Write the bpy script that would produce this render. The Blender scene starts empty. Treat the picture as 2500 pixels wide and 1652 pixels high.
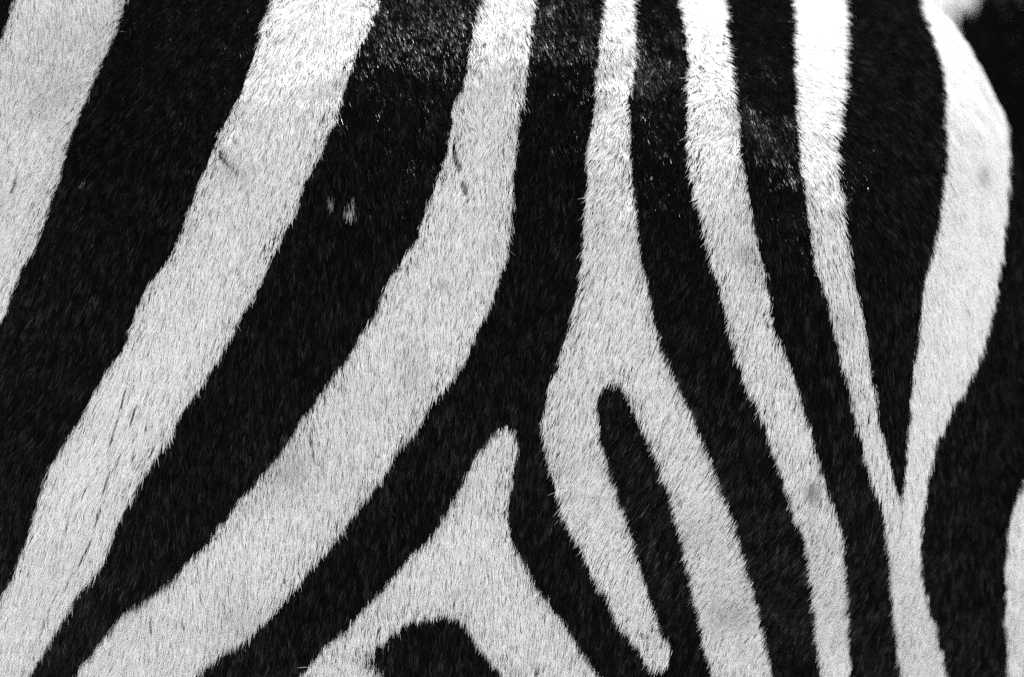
import bpy, math
import numpy as np
from mathutils import Vector

rng = np.random.default_rng(7)
scene = bpy.context.scene
C = scene.collection

# ------------------------------------------------------------------ camera, sky, sun, exposure
Z0 = 1.0                      # height of the shoulder point the camera is aimed at
DIST = 6.0                    # metres from camera to that point
PITCH = math.radians(3.8)     # looking slightly down
FRAME_W = 0.75                # metres of coat across the picture
CAM = np.array([0.0, -DIST * math.cos(PITCH), Z0 + DIST * math.sin(PITCH)])

cam_data = bpy.data.cameras.new("camera")
cam = bpy.data.objects.new("camera", cam_data)
C.objects.link(cam)
cam.location = CAM
cam.rotation_euler = (math.radians(90) - PITCH, 0, 0)
cam_data.sensor_width = 36.0
cam_data.lens = 36.0 * DIST / FRAME_W
cam_data.clip_end = 500
cam_data.dof.use_dof = True
cam_data.dof.focus_distance = DIST + 0.015
cam_data.dof.aperture_fstop = 6.2
scene.camera = cam

SUN_DIR = Vector((-0.28, 0.49, 0.83)).normalized()      # towards the sun: high, behind and right
world = bpy.data.worlds.new("World")
scene.world = world
world.use_nodes = True
nt = world.node_tree
sky = nt.nodes.new("ShaderNodeTexSky")
sky.sky_type = 'NISHITA'
sky.sun_disc = False
sky.dust_density = 0.3
sky.sun_elevation = math.asin(SUN_DIR.z)
sky.sun_rotation = math.atan2(SUN_DIR.x, SUN_DIR.y)
bw = nt.nodes.new("ShaderNodeRGBToBW")                 # a black-and-white photograph
bg = nt.nodes["Background"]
bg.inputs["Strength"].default_value = 0.15
nt.links.new(sky.outputs[0], bw.inputs[0])
nt.links.new(bw.outputs[0], bg.inputs["Color"])

sun_data = bpy.data.lights.new("sun", 'SUN')
sun_data.energy = 2.3
sun_data.angle = math.radians(0.5)
sun_data.color = (1.0, 1.0, 1.0)
sun = bpy.data.objects.new("sun", sun_data)
C.objects.link(sun)
sun.rotation_euler = SUN_DIR.to_track_quat('Z', 'Y').to_euler()

scene.view_settings.view_transform = 'Standard'
scene.view_settings.look = 'None'
scene.view_settings.gamma = 1.0
scene.view_settings.use_curve_mapping = False
scene.view_settings.exposure = 1.90
scene.cycles.use_denoising = False
scene.cycles.max_bounces = 12
scene.cycles.diffuse_bounces = 7
scene.cycles.glossy_bounces = 3
scene.cycles_curves.shape = 'RIBBONS'
scene.cycles_curves.subdivisions = 2

# ------------------------------------------------------------------ helpers
def hash3(i, j, k, seed):
    h = (i * 374761393 + j * 668265263 + k * 2147483647 + seed * 974634777) & 0xFFFFFFFF
    h = ((h ^ (h >> 13)) * 1274126177) & 0xFFFFFFFF
    return ((h ^ (h >> 16)) & 0xFFFFFF) / float(0xFFFFFF)

TURN = np.array([[.36, .48, -.80], [-.80, .60, 0.], [.48, .64, .60]])   # keeps the noise lattice off the body's axes
def noise3(p, scale, seed=0):
    """smooth value noise in -1..1 on body coordinates"""
    q = (p @ TURN) / scale + 17.3
    b = np.floor(q).astype(np.int64)
    f = q - b
    f = f * f * (3 - 2 * f)
    out = 0
    for dx in (0, 1):
        wx = f[:, 0] if dx else 1 - f[:, 0]
        for dy in (0, 1):
            wy = f[:, 1] if dy else 1 - f[:, 1]
            for dz in (0, 1):
                wz = f[:, 2] if dz else 1 - f[:, 2]
                out = out + wx * wy * wz * hash3(b[:, 0] + dx, b[:, 1] + dy, b[:, 2] + dz, seed)
    return out * 2 - 1

def norm(v):
    return v / np.maximum(np.linalg.norm(v, axis=1, keepdims=True), 1e-9)

# the coat chart: where a point of the hide lies on the side view of the animal
# (units of 1/2500 of 0.75 m, origin upper left of the shoulder)
RIGHT = np.array([1.0, 0, 0])
UP = np.array([0, math.sin(PITCH), math.cos(PITCH)])
FWD = np.array([0, math.cos(PITCH), -math.sin(PITCH)])
UNIT = FRAME_W / 2500.0
def chart(p):
    d = p - CAM
    depth = np.maximum(d @ FWD, 0.5)
    return 1250 + (d @ RIGHT) * DIST / depth / UNIT, 826 - (d @ UP) * DIST / depth / UNIT

# ------------------------------------------------------------------ stripes of the coat (white on black)
STRIPES = [
 # far left stripe on the neck base
 [(95,-180),(40,0),(21,47),(0,100),(-60,240),(-200,520),(-380,900),(-250,1250),(-120,1000),(0,780),(32,711),(58,638),(87,595),(103,548),(132,474),(153,406),(177,327),(211,237),(253,142),(287,69),(311,0),(360,-180)],
 # second
 [(735,-250),(668,0),(641,69),(625,126),(580,237),(543,311),(506,395),(469,485),(443,559),(422,606),(385,664),(343,722),(321,780),(303,842),(253,905),(211,989),(169,1058),(126,1126),(90,1227),(58,1332),(21,1416),(0,1448),(-80,1590),(-230,1850),(-80,1850),(63,1652),(84,1616),(126,1548),(163,1490),(200,1432),(232,1390),(271,1321),(287,1269),(327,1200),(364,1132),(400,1084),(432,1021),(464,968),(506,916),(553,831),(585,769),(625,709),(641,680),(667,617),(704,548),(730,495),(757,416),(788,358),(815,300),(836,232),(857,163),(878,111),(910,47),(920,0),(965,-250)],
 # third, the long sweep beside the fork
 [(1195,-250),(1168,0),(1157,58),(1147,126),(1131,200),(1102,263),(1097,364),(1081,390),(1062,448),(1036,527),(1010,585),(973,643),(941,696),(920,759),(878,811),(862,842),(820,910),(783,952),(751,1005),(704,1068),(657,1132),(625,1168),(559,1248),(506,1316),(437,1390),(379,1437),(316,1479),(263,1537),(211,1601),(174,1652),(0,1850),(260,1850),(464,1652),(490,1632),(548,1585),(606,1548),(625,1521),(662,1495),(704,1453),(746,1400),(799,1337),(841,1279),(878,1226),(931,1163),(962,1110),(1015,1047),(1057,979),(1099,926),(1141,858),(1162,811),(1189,759),(1220,690),(1239,622),(1249,540),(1255,474),(1258,379),(1271,263),(1287,184),(1297,79),(1303,0),(1320,-250)],
 # chevron above the foreleg
 [(1231,1033),(1205,1053),(1168,1105),(1131,1174),(1089,1242),(1057,1300),(1015,1332),(973,1385),(936,1427),(888,1479),(846,1527),(804,1564),(757,1616),(725,1652),(520,1850),(800,1850),(938,1652),(915,1625),(880,1615),(885,1605),(915,1582),(941,1564),(962,1537),(994,1511),(1031,1506),(1078,1495),(1120,1500),(1147,1537),(1178,1580),(1215,1622),(1236,1652),(1400,1850),(1640,1850),(1482,1652),(1461,1637),(1413,1564),(1371,1500),(1324,1443),(1282,1379),(1255,1327),(1247,1284),(1242,1221),(1255,1163),(1265,1090),(1258,1050)],
 # the forked stripe
 [(1480,-250),(1471,0),(1469,53),(1463,132),(1453,237),(1442,316),(1434,458),(1429,527),(1421,617),(1413,701),(1403,764),(1382,817),(1371,858),(1350,910),(1329,1000),(1324,1042),(1334,1100),(1355,1174),(1382,1263),(1419,1327),(1456,1406),(1492,1469),(1524,1532),(1566,1585),(1587,1622),(1619,1640),(1640,1611),(1640,1574),(1619,1532),(1593,1458),(1566,1374),(1545,1300),(1519,1226),(1492,1147),(1471,1084),(1461,1026),(1461,979),(1477,937),(1503,926),(1529,947),(1550,989),(1577,1053),(1608,1110),(1640,1205),(1666,1300),(1682,1374),(1698,1448),(1719,1532),(1735,1606),(1745,1652),(1790,1850),(1945,1850),(1891,1652),(1875,1548),(1861,1500),(1840,1421),(1814,1332),(1788,1242),(1756,1169),(1724,1079),(1687,995),(1650,921),(1614,842),(1608,811),(1593,738),(1571,632),(1561,553),(1548,448),(1540,343),(1539,227),(1549,137),(1548,69),(1545,0),(1535,-250)],
 # sixth
 [(1610,-250),(1656,0),(1672,79),(1679,158),(1682,237),(1679,337),(1687,432),(1714,532),(1735,627),(1761,717),(1788,820),(1819,926),(1851,995),(1875,1052),(1907,1137),(1938,1232),(1970,1321),(1986,1421),(1999,1537),(2007,1652),(2020,1850),(2105,1850),(2085,1652),(2078,1564),(2078,1458),(2065,1311),(2038,1221),(2001,1126),(1975,1021),(1944,916),(1912,831),(1901,811),(1886,748),(1872,665),(1845,569),(1824,437),(1809,343),(1798,263),(1782,158),(1772,79),(1761,0),(1730,-250)],
 # seventh and eighth, joining low on the barrel
 [(1935,-250),(1930,0),(1933,90),(1936,184),(1944,290),(1951,379),(1967,485),(1983,580),(2001,659),(2028,759),(2049,831),(2075,947),(2096,1037),(2123,1132),(2149,1216),(2170,1295),(2181,1395),(2189,1495),(2196,1574),(2207,1652),(2240,1850),(2380,1850),(2323,1652),(2312,1606),(2291,1532),(2270,1458),(2257,1374),(2254,1258),(2270,1163),(2291,1079),(2323,1005),(2365,931),(2397,858),(2407,826),(2420,775),(2434,701),(2447,622),(2455,532),(2463,474),(2459,379),(2456,300),(2460,230),(2440,150),(2390,70),(2300,10),(2240,-30),(2238,10),(2252,42),(2265,69),(2281,121),(2297,179),(2304,263),(2307,337),(2305,422),(2297,506),(2281,595),(2257,690),(2247,790),(2244,831),(2233,905),(2225,1000),(2218,1090),(2210,1184),(2202,1221),(2186,1169),(2170,1100),(2149,1010),(2133,916),(2120,831),(2107,748),(2086,680),(2075,617),(2062,532),(2052,437),(2043,358),(2049,285),(2057,200),(2062,90),(2054,0),(2040,-250)],
 # low on the right
 [(2560,1050),(2500,1163),(2476,1226),(2462,1295),(2457,1421),(2460,1511),(2465,1595),(2462,1652),(2490,1850),(2640,1850),(2620,1400),(2660,1100)],
]
# raster of the chart, 2 units to a cell
GX0, GY0, GW, GH, CELL = -600, -400, 1900, 1200, 2.0
def raster(polys):
    m = np.zeros((GH, GW), bool)
    xs = GX0 + CELL * np.arange(GW)
    for poly in polys:
        P = np.array(poly, float)
        Q = np.roll(P, -1, axis=0)
        for r in range(GH):
            y = GY0 + CELL * r + 0.013
            hit = (P[:, 1] <= y) != (Q[:, 1] <= y)
            if not hit.any():
                continue
            a, b = P[hit], Q[hit]
            cx = np.sort(a[:, 0] + (y - a[:, 1]) / (b[:, 1] - a[:, 1]) * (b[:, 0] - a[:, 0]))
            for s, e in zip(cx[0::2], cx[1::2]):
                i0 = max(0, int(math.ceil((s - GX0) / CELL)))
                i1 = min(GW, int(math.floor((e - GX0) / CELL)) + 1)
                if i1 > i0:
                    m[r, i0:i1] ^= True
    return m
MASK = raster(STRIPES)
BROAD = [   # the second animal has broader bands
 [(560,-300),(930,-300),(905,130),(877,175),(809,250),(800,305),(798,420),(800,560),(760,800),(640,1150),(400,1600),(200,1900),(-60,1900),(200,1300),(420,700),(520,200)],
 [(1330,-300),(1450,-300),(1430,200),(1400,700),(1250,1150),(900,1900),(620,1900),(980,1250),(1230,700),(1310,250)],
 [(1700,-300),(1850,-300),(1900,300),(2050,1000),(2150,1900),(1950,1900),(1850,1000),(1720,300)],
 [(150,-300),(300,-300),(200,250),(-80,900),(-300,1300),(-400,900),(0,250)]]
MASK_BROAD = raster(BROAD)
def in_stripe(p, u, v, mask):
    """True where the coat is white; plain bands beyond the charted shoulder and barrel"""
    gi = ((u - GX0) / CELL + 0.5).astype(int)
    gj = ((v - GY0) / CELL + 0.5).astype(int)
    inside = (u > -330) & (u < 2640) & (v > -240) & (v < 1840)
    charted = mask[np.clip(gj, 0, GH - 1), np.clip(gi, 0, GW - 1)]
    n = noise3(p, 0.25, 11)
    leg = p[:, 2] < 0.55
    phase = np.where(leg, p[:, 2] / 0.075, (p[:, 0] * 0.9 + p[:, 1] * 0.5 - p[:, 2] * 0.35) / 0.115) + 0.5 * n
    return np.where(inside, charted, np.sin(2 * math.pi * phase) > 0.05)

# ------------------------------------------------------------------ body of a zebra: masses fused into one skin
verts, faces = [], []
def ball(c, r, e=2.0, seg=40, ring=24):
    base = len(verts)
    c = np.array(c, float); r = np.array(r, float) if np.ndim(r) else np.array([r, r, r], float)
    def pw(t):
        return math.copysign(abs(t) ** (2.0 / e), t)
    for i in range(ring + 1):
        th = math.pi * i / ring
        for j in range(seg):
            ph = 2 * math.pi * j / seg
            v = (math.sin(th) * math.cos(ph), math.cos(th), math.sin(th) * math.sin(ph))
            k = (pw(v[0]), v[1], pw(v[2])) if e != 2.0 else v
            verts.append((c[0] + r[0] * k[0], c[1] + r[1] * k[1], c[2] + Z0 + r[2] * k[2]))
    for i in range(ring):
        for j in range(seg):
            a = base + i * seg + j; b = base + i * seg + (j + 1) % seg
            faces.append((a, b, b + seg, a + seg))
def limb(points):
    for (c0, r0), (c1, r1) in zip(points[:-1], points[1:]):
        c0, c1 = np.array(c0, float), np.array(c1, float)
        r0 = np.array(r0, float) * np.ones(3); r1 = np.array(r1, float) * np.ones(3)
        n = max(2, int(np.linalg.norm(c1 - c0) / (0.35 * min(r0.min(), r1.min()))))
        for k in range(n + 1):
            t = k / n
            ball(c0 * (1 - t) + c1 * t, r0 * (1 - t) + r1 * t, seg=20, ring=12)

ball((-.10, .31, -.03), (.38, .31, .345))                # shoulder
ball((-.10, .32, -.17), (.38, .315, .40))                # upper arm
ball((.120, .72, -.025), (.294, .72, .314), e=2.6)       # barrel
ball((.20, .80, -.18), (.30, .60, .30))                  # belly
ball((.13, 1.22, -.07), (.26, .33, .35))                 # rump
ball((-.22, .24, -.14), (.24, .23, .28))                 # chest
limb([((-.34, .42, .06), .23), ((-.62, .14, .38), .17), ((-.76, .0, .62), .14)])   # neck
limb([((-.72, .0, .66), .125), ((-.88, -.12, .58), .115), ((-1.08, -.27, .34), .07)])   # head
limb([((-.70, .10, .76), .035), ((-.70, .11, .88), .02)])
limb([((-.64, .0, .76), .035), ((-.62, -.02, .88), .02)])
limb([((-.34, .48, .26), .05), ((-.56, .28, .54), .06), ((-.66, .12, .78), .045)])   # mane crest
for x, y in ((-.02, .27), (-.32, .36)):                  # forelegs
    limb([((x, y, -.30), (.12, .13, .13)), ((x, y - .02, -.52), .062), ((x, y, -.60), .05), ((x, y, -.86), .034), ((x, y - .03, -.93), .045), ((x, y - .04, -.965), .045)])
for x, y in ((.25, 1.32), (.02, 1.38)):                  # hind legs
    limb([((x, y - .05, -.15), (.13, .2, .2)), ((x, y - .08, -.38), .085), ((x, y + .08, -.56), .05), ((x, y + .03, -.86), .036), ((x, y, -.93), .045), ((x, y - .01, -.965), .045)])
limb([((.15, 1.54, .16), .05), ((.17, 1.64, -.05), .03), ((.17, 1.66, -.35), .04), ((.17, 1.66, -.5), .015)])   # tail

raw = bpy.data.meshes.new("raw")
raw.from_pydata(verts, [], faces)
tmp = bpy.data.objects.new("raw", raw)
C.objects.link(tmp)
m = tmp.modifiers.new("fuse", 'REMESH'); m.mode = 'VOXEL'; m.voxel_size = 0.011; m.use_smooth_shade = True
m = tmp.modifiers.new("soften", 'SMOOTH'); m.factor = 0.5; m.iterations = 40
body_mesh = bpy.data.meshes.new_from_object(tmp.evaluated_get(bpy.context.evaluated_depsgraph_get()))
bpy.data.objects.remove(tmp); bpy.data.meshes.remove(raw)
body_mesh.name = "zebra_body"

nv = len(body_mesh.vertices)
V = np.empty(nv * 3, np.float32); body_mesh.vertices.foreach_get("co", V); V = V.reshape(-1, 3).astype(float)
V[:, 2] = np.maximum(V[:, 2], 0.004)
lowest = V[:, 2].min(); V[:, 2] += 0.002 - lowest if lowest > 0.002 else 0
body_mesh.vertices.foreach_set("co", V.astype(np.float32).ravel()); body_mesh.update()
body_mesh.calc_loop_triangles()
T = np.empty(len(body_mesh.loop_triangles) * 3, np.int32); body_mesh.loop_triangles.foreach_get("vertices", T); T = T.reshape(-1, 3)
N = np.empty(nv * 3, np.float32); body_mesh.vertex_normals.foreach_get("vector", N); N = N.reshape(-1, 3).astype(float)

uV, vV = chart(V)
def skin_shade(mask):      # pale skin only well inside the white stripes
    w = np.ones(nv, bool)
    for dx, dy in ((0, 0), (28, 0), (-28, 0), (0, 28), (0, -40)):
        w &= in_stripe(V, uV + dx, vV + dy, mask)
    return np.where(w, 0.45, 0.005).astype(np.float32)
skin = skin_shade(MASK)
att = body_mesh.attributes.new("shade", 'FLOAT', 'POINT'); att.data.foreach_set("value", skin)
body_mesh_b = body_mesh.copy()
skin = skin_shade(MASK_BROAD)
body_mesh_b.attributes["shade"].data.foreach_set("value", skin)

# ------------------------------------------------------------------ materials
def shade_material(name, skin_only):
    mat = bpy.data.materials.new(name); mat.use_nodes = True
    t = mat.node_tree; t.nodes.clear()
    out = t.nodes.new("ShaderNodeOutputMaterial")
    a = t.nodes.new("ShaderNodeAttribute"); a.attribute_name = "shade"
    if skin_only:
        b = t.nodes.new("ShaderNodeBsdfPrincipled"); b.inputs["Roughness"].default_value = 0.9
        b.inputs["Specular IOR Level"].default_value = 0.02
        t.links.new(a.outputs["Fac"], b.inputs["Base Color"]); t.links.new(b.outputs[0], out.inputs[0])
        return mat
    dif = t.nodes.new("ShaderNodeBsdfDiffuse"); t.links.new(a.outputs["Fac"], dif.inputs["Color"])
    refl = t.nodes.new("ShaderNodeBsdfHair"); refl.component = 'Reflection'
    gl = t.nodes.new("ShaderNodeAttribute"); gl.attribute_name = "gloss"
    t.links.new(gl.outputs["Fac"], refl.inputs["Color"])
    refl.inputs["Offset"].default_value = math.radians(18)
    refl.inputs["RoughnessU"].default_value = 0.13; refl.inputs["RoughnessV"].default_value = 0.2
    trn = t.nodes.new("ShaderNodeBsdfHair"); trn.component = 'Transmission'
    trn.inputs["RoughnessU"].default_value = 0.4; trn.inputs["RoughnessV"].default_value = 0.6
    t.links.new(a.outputs["Fac"], trn.inputs["Color"])
    mix = t.nodes.new("ShaderNodeMixShader"); mix.inputs[0].default_value = 0.08
    t.links.new(dif.outputs[0], mix.inputs[1]); t.links.new(trn.outputs[0], mix.inputs[2])
    add = t.nodes.new("ShaderNodeAddShader")
    t.links.new(mix.outputs[0], add.inputs[0]); t.links.new(refl.outputs[0], add.inputs[1])
    t.links.new(add.outputs[0], out.inputs[0])
    return mat
M_skin = shade_material("zebra_skin", True)
M_coat = shade_material("zebra_hair", False)

# ------------------------------------------------------------------ the coat, hair by hair
FLOW = np.array([  # chart x, y, lean of the lie of the hair from straight down (degrees, + to the left)
 (60,200,20),(275,180,15),(500,100,5),(700,200,3),(60,900,16),(325,1100,16),(430,1120,2),(150,1500,20),(600,700,4),(875,1100,2),
 (1025,150,-9),(900,500,2),(1125,500,10),(1125,100,0),(600,1400,4),(1000,1500,3),(1150,1250,5),(1250,1500,8),(1320,300,12),(1525,300,18),
 (1400,850,15),(1475,1250,28),(1675,750,20),(1750,1200,33),(1825,1500,38),(1700,100,14),(1800,80,-20),(1760,400,20),(1980,900,20),
 (2000,500,5),(2125,240,-28),(2350,380,-38),(2250,600,-8),(2080,1000,10),(2300,1000,2),(2000,1450,22),(2250,1450,4),(2450,1450,3)], float)
def lean(u, v):
    u = np.clip(u, 0, 2500); v = np.clip(v, 0, 1652)
    num = np.zeros_like(u); den = np.zeros_like(u)
    for x, y, a in FLOW:
        w = 1.0 / (((u - x) ** 2 + (v - y) ** 2) + 90.0 ** 2) ** 1.6
        num += w * a; den += w
    return num / den

def sample(n, weight):
    w = weight / weight.sum()
    ti = rng.choice(len(T), n, p=w)
    r1 = np.sqrt(rng.random(n))[:, None]; r2 = rng.random(n)[:, None]
    t = T[ti]
    b0, b1, b2 = 1 - r1, r1 * (1 - r2), r1 * r2
    return V[t[:, 0]] * b0 + V[t[:, 1]] * b1 + V[t[:, 2]] * b2, norm(N[t[:, 0]] * b0 + N[t[:, 1]] * b1 + N[t[:, 2]] * b2)

cen = V[T].mean(axis=1)
fn = np.cross(V[T[:, 1]] - V[T[:, 0]], V[T[:, 2]] - V[T[:, 0]])
area = np.linalg.norm(fn, axis=1) / 2
fn = norm(fn)
cu, cv = chart(cen)
facing = (norm(CAM - cen) * fn).sum(axis=1)
near = (facing > -0.35) & (cu > -350) & (cu < 2850) & (cv > -250) & (cv < 1900) & (cen[:, 1] < 1.05)

GASH_PARTING = [((305,960),(292,1008),1.6),((285,1035),(264,1105),1.8),((268,1150),(250,1212),2.2),((245,1250),(228,1292),2),((215,1332),(190,1384),2.2),((252,905),(237,958),1.5),((332,1000),(316,1048),1.2),((175,1400),(152,1448),1.6),((330,1100),(318,1140),1.2),((212,1180),(196,1228),1.3),((160,1300),(146,1340),1.2),((120,1490),(100,1540),1.2),((290,1120),(276,1160),1.4),  # thin hair partings, their darkness put into the hair colour
        ((1106,366),(1113,395),4),((1113,395),(1121,418),6),((1129,454),(1135,472),6),((1138,489),(1140,498),2),
        ((536,384),(556,408),4),((556,408),(582,430),2.5),((33,444),(28,474),3),((757,1080),(763,1098),2.5),((764,1116),(767,1130),1.5),
        ((362,1520),(366,1548),2.5),((440,1525),(448,1540),2),((1308,1640),(1310,1655),5),((1985,1188),(1990,1194),2)]
PALE = [(858,505,7,16,.5),(853,526,10,12,.45),(808,498,6,12,.25),(206,449,7,3,.35),(1367,1276,4,4,.6),(640,1400,2,2,.3)]
DIRT = [(1812,285,45,45,.5),(1818,612,28,30,.35),(1990,1195,20,26,.55),(1790,1500,60,40,.25),(1990,1580,30,20,.3),(560,400,30,30,.2),(700,1130,60,70,.22),
        (240,870,14,60,.35),(120,200,90,80,.12),(890,1290,50,60,.15),(2400,420,16,28,.35),(1390,1210,22,6,.35),(1840,330,30,30,.3),(1080,690,18,14,.25),
        (570,1490,60,80,.12),(1010,900,30,60,.12),(1700,1300,60,40,.12),(2060,780,30,40,.15),(930,170,30,60,.1)]

def lumps(p):
    return 0.0090 + 0.0046 * noise3(p, 0.11, 70) + 0.0022 * noise3(p, 0.045, 71) + 0.0011 * noise3(p, 0.018, 73) + 0.0004 * noise3(p, 0.010, 72)

def grow(n, weight, length, width, points, mask=MASK, shine=1.0):
    p, nrm = sample(n, weight)
    # shallow unevenness of the hide under the hair
    h0 = lumps(p)
    grad = np.stack([(lumps(p + e) - h0) / 0.001 for e in np.eye(3) * 0.001], 1)
    grad -= nrm * (grad * nrm).sum(1, keepdims=True)
    p = p + nrm * h0[:, None]
    nrm = norm(nrm - grad)
    u, v = chart(p)
    # tufts: small groups of hairs that lie alike
    su, sv = u + 9 * noise3(p, 0.006, 61), v + 14 * noise3(p, 0.006, 62)
    ti = np.floor(su / 7).astype(np.int64); tj = np.floor((sv + 11 * (ti % 3)) / 22).astype(np.int64)
    def tuft(seed):
        return np.sqrt(12.0) * (hash3(ti, tj, np.zeros_like(ti), seed) - 0.5) * 0.7 + np.sqrt(12.0) * (hash3(ti, tj, ti * 0 + 5, seed) - 0.5) * 0.7
    # root colour: charted edge, ragged by patches of hair and by single hairs
    wob = 4.5 * noise3(p, 0.012, 3) + 3.0 * noise3(p, 0.004, 4)
    wob2 = 4.5 * noise3(p, 0.012, 5) + 3.0 * noise3(p, 0.004, 6)
    mixed = 2.3 + 11 * np.exp(-((u - 900) / 38) ** 2 - ((v - 1610) / 45) ** 2) + 3 * np.exp(-((u - 1500) / 40) ** 2 - ((v - 925) / 35) ** 2)
    white = in_stripe(p, u + wob + mixed * rng.normal(0, 1, n), v + wob2 + mixed * rng.normal(0, 1, n), mask)
    dark = np.zeros(n)
    for x, y, a, b, k in DIRT:
        dark = np.maximum(dark, k * np.exp(-(((u - x) / a) ** 2 + ((v - y) / b) ** 2)))
    dust = 0.5 + 0.5 * noise3(p, 0.035, 21); dust2 = 0.5 + 0.5 * noise3(p, 0.008, 22)
    w_alb = 0.90 - 0.17 * dust * (0.4 + 0.6 * dust2) * (0.5 + 0.5 * noise3(p, 0.09, 23)) + 0.022 * tuft(84) + rng.normal(0, 0.02, n)
    w_alb = np.where(rng.random(n) < 0.012, 0.3, w_alb)
    w_alb *= 1 - dark * (0.5 + rng.random(n))
    b_alb = np.abs(0.0030 + 0.0015 * rng.normal(0, 1, n)) + np.where(rng.random(n) < 0.002, 0.05, 0)
    for x, y, a, b, k in PALE:
        g = np.exp(-(((u - x) / a) ** 2 + ((v + 10 - y) / b) ** 2))
        b_alb = np.where(rng.random(n) < g, k * (0.6 + 0.8 * rng.random(n)), b_alb)
    shade = np.where(white, np.clip(w_alb, 0.15, 0.93), np.clip(b_alb, 0.002, 0.8))
    # lie of the hair
    rough = np.exp(-((u - 250) / 260) ** 2 - ((v - 1350) / 450) ** 2)      # looser, longer hair low on the neck
    clump = (9 + 4 * rough) * noise3(p, 0.022, 31) + (7 + 8 * rough) * noise3(p, 0.007, 32) + (4 + 8 * rough) * noise3(p, 0.003, 33)
    a = np.radians(lean(u, v) + clump + 3.2 * tuft(81) + rng.normal(0, 4.5, n) + np.where(rng.random(n) < 0.012, rng.normal(0, 30, n), 0))
    d = np.stack([-np.sin(a), np.full(n, 0.05), -np.cos(a)], 1)
    d -= nrm * (d * nrm).sum(1, keepdims=True)
    d = norm(d)
    lift = np.radians(np.clip(16 + 4 * noise3(p, 0.012, 41) + 4.5 * tuft(82) + rng.normal(0, 3.0, n) + np.where(rng.random(n) < 0.006, 16, 0), 4, 55))
    L = length * (1 + 0.5 * rough) * (0.85 + 0.12 * noise3(p, 0.05, 51) + rng.normal(0, 0.16, n)).clip(0.4, 1.6)
    scab_parting = np.zeros(n, bool)
    for s_ in (0.35, 0.65, 0.95):          # scratches and hair partings: hair shortened and coloured dark
        us, vs = u - np.sin(a) * s_ * L / UNIT, v + np.cos(a) * s_ * L / UNIT
        for (ax, ay), (bx, by), w in GASH_PARTING:
            dx, dy = bx - ax, by - ay
            t = np.clip(((us - ax) * dx + (vs - ay) * dy) / (dx * dx + dy * dy), 0, 1)
            scab_parting |= np.hypot(us - ax - t * dx, vs - ay - t * dy) < w * 0.95
    shade = np.where(scab_parting & white, 0.006, shade)
    L = np.where(scab_parting & white, L * 0.38, L)
    gloss = np.where(white, 0.02, 0.0050 * np.exp(0.60 * tuft(83) + rng.normal(0, 0.9, n)).clip(0, 12))
    gloss *= shine
    side = np.cross(nrm, d)
    bow = rng.normal(0, 0.10, n)
    pts = np.empty((n, points, 3), np.float32); rad = np.empty((n, points), np.float32)
    wv = width * (0.75 + 0.5 * rng.random(n))
    for k in range(points):
        s = k / (points - 1)
        along = s * np.cos(lift)
        out = s * np.sin(lift) - 0.45 * s * s * np.sin(lift)
        pts[:, k] = p - nrm * 0.0014 + (d * along[:, None] + nrm * out[:, None] + side * (bow * s * s)[:, None]) * L[:, None]
        rad[:, k] = 0.5 * wv * (1.0 - 0.80 * s ** 2.2)
    return pts, rad, shade.astype(np.float32), gloss.astype(np.float32)

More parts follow.
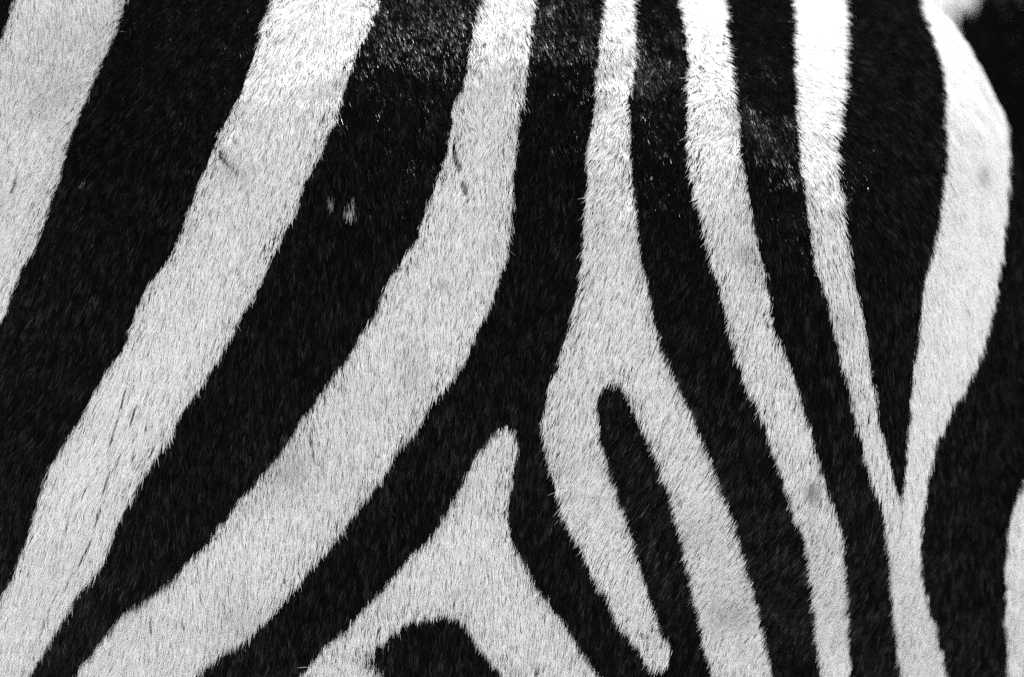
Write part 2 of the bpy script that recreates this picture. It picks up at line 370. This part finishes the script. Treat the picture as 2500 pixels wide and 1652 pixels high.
def coat(sets):
    pts, rad, shade, gloss = (np.concatenate([s[i] for s in sets]) for i in range(4))
    n, k = rad.shape
    hair = bpy.data.hair_curves.new("zebra_coat")
    hair.add_curves([k] * n)
    hair.attributes["position"].data.foreach_set("vector", pts.ravel())
    r = hair.attributes.get("radius") or hair.attributes.new("radius", 'FLOAT', 'POINT')
    r.data.foreach_set("value", rad.ravel())
    hair.attributes.new("shade", 'FLOAT', 'CURVE').data.foreach_set("value", shade)
    hair.attributes.new("gloss", 'FLOAT', 'CURVE').data.foreach_set("value", gloss)
    hair.materials.append(M_coat)
    return hair
hair = coat([grow(1750000, area * near, 0.0081, 0.00028, 4), grow(200000, area * ~near, 0.016, 0.0022, 4)])
hair_b = coat([grow(300000, area, 0.015, 0.0019, 4, MASK_BROAD, 0.3)])

# ------------------------------------------------------------------ the zebras
def zebra(label, loc, body_mesh, hair):
    root = bpy.data.objects.new("zebra", None)
    C.objects.link(root); root.location = loc
    root["label"] = label; root["category"] = "zebra"; root["group"] = "zebras standing close together"
    b = bpy.data.objects.new("body", body_mesh); C.objects.link(b); b.parent = root
    h = bpy.data.objects.new("coat_hair", hair); C.objects.link(h); h.parent = root
    h["kind"] = "stuff"
    return root
for me in (body_mesh, body_mesh_b):
    me.materials.clear(); me.materials.append(M_skin)
zebra("black and white striped zebra whose shoulder and flank fill the picture", (0, 0, 0), body_mesh, hair)
zebra("blurred zebra behind, only a grey and black patch at the top right corner", (0.58, 2.2, 0), body_mesh_b, hair_b)

# ------------------------------------------------------------------ ground they stand on
g = bpy.data.meshes.new("ground")
g.from_pydata([(-60, -60, 0), (60, -60, 0), (60, 60, 0), (-60, 60, 0)], [], [(0, 1, 2, 3)])
ground = bpy.data.objects.new("ground", g); C.objects.link(ground)
ground["kind"] = "structure"
mat = bpy.data.materials.new("dry_ground"); mat.use_nodes = True
t = mat.node_tree; b = t.nodes["Principled BSDF"]; b.inputs["Roughness"].default_value = 0.95
nz = t.nodes.new("ShaderNodeTexNoise"); nz.inputs["Scale"].default_value = 3.0; nz.inputs["Detail"].default_value = 8
rp = t.nodes.new("ShaderNodeValToRGB")
rp.color_ramp.elements[0].color = (.13, .13, .13, 1); rp.color_ramp.elements[1].color = (.25, .25, .25, 1)
tc = t.nodes.new("ShaderNodeTexCoord")
t.links.new(tc.outputs["Object"], nz.inputs["Vector"]); t.links.new(nz.outputs["Fac"], rp.inputs[0]); t.links.new(rp.outputs[0], b.inputs["Base Color"])
g.materials.append(mat)
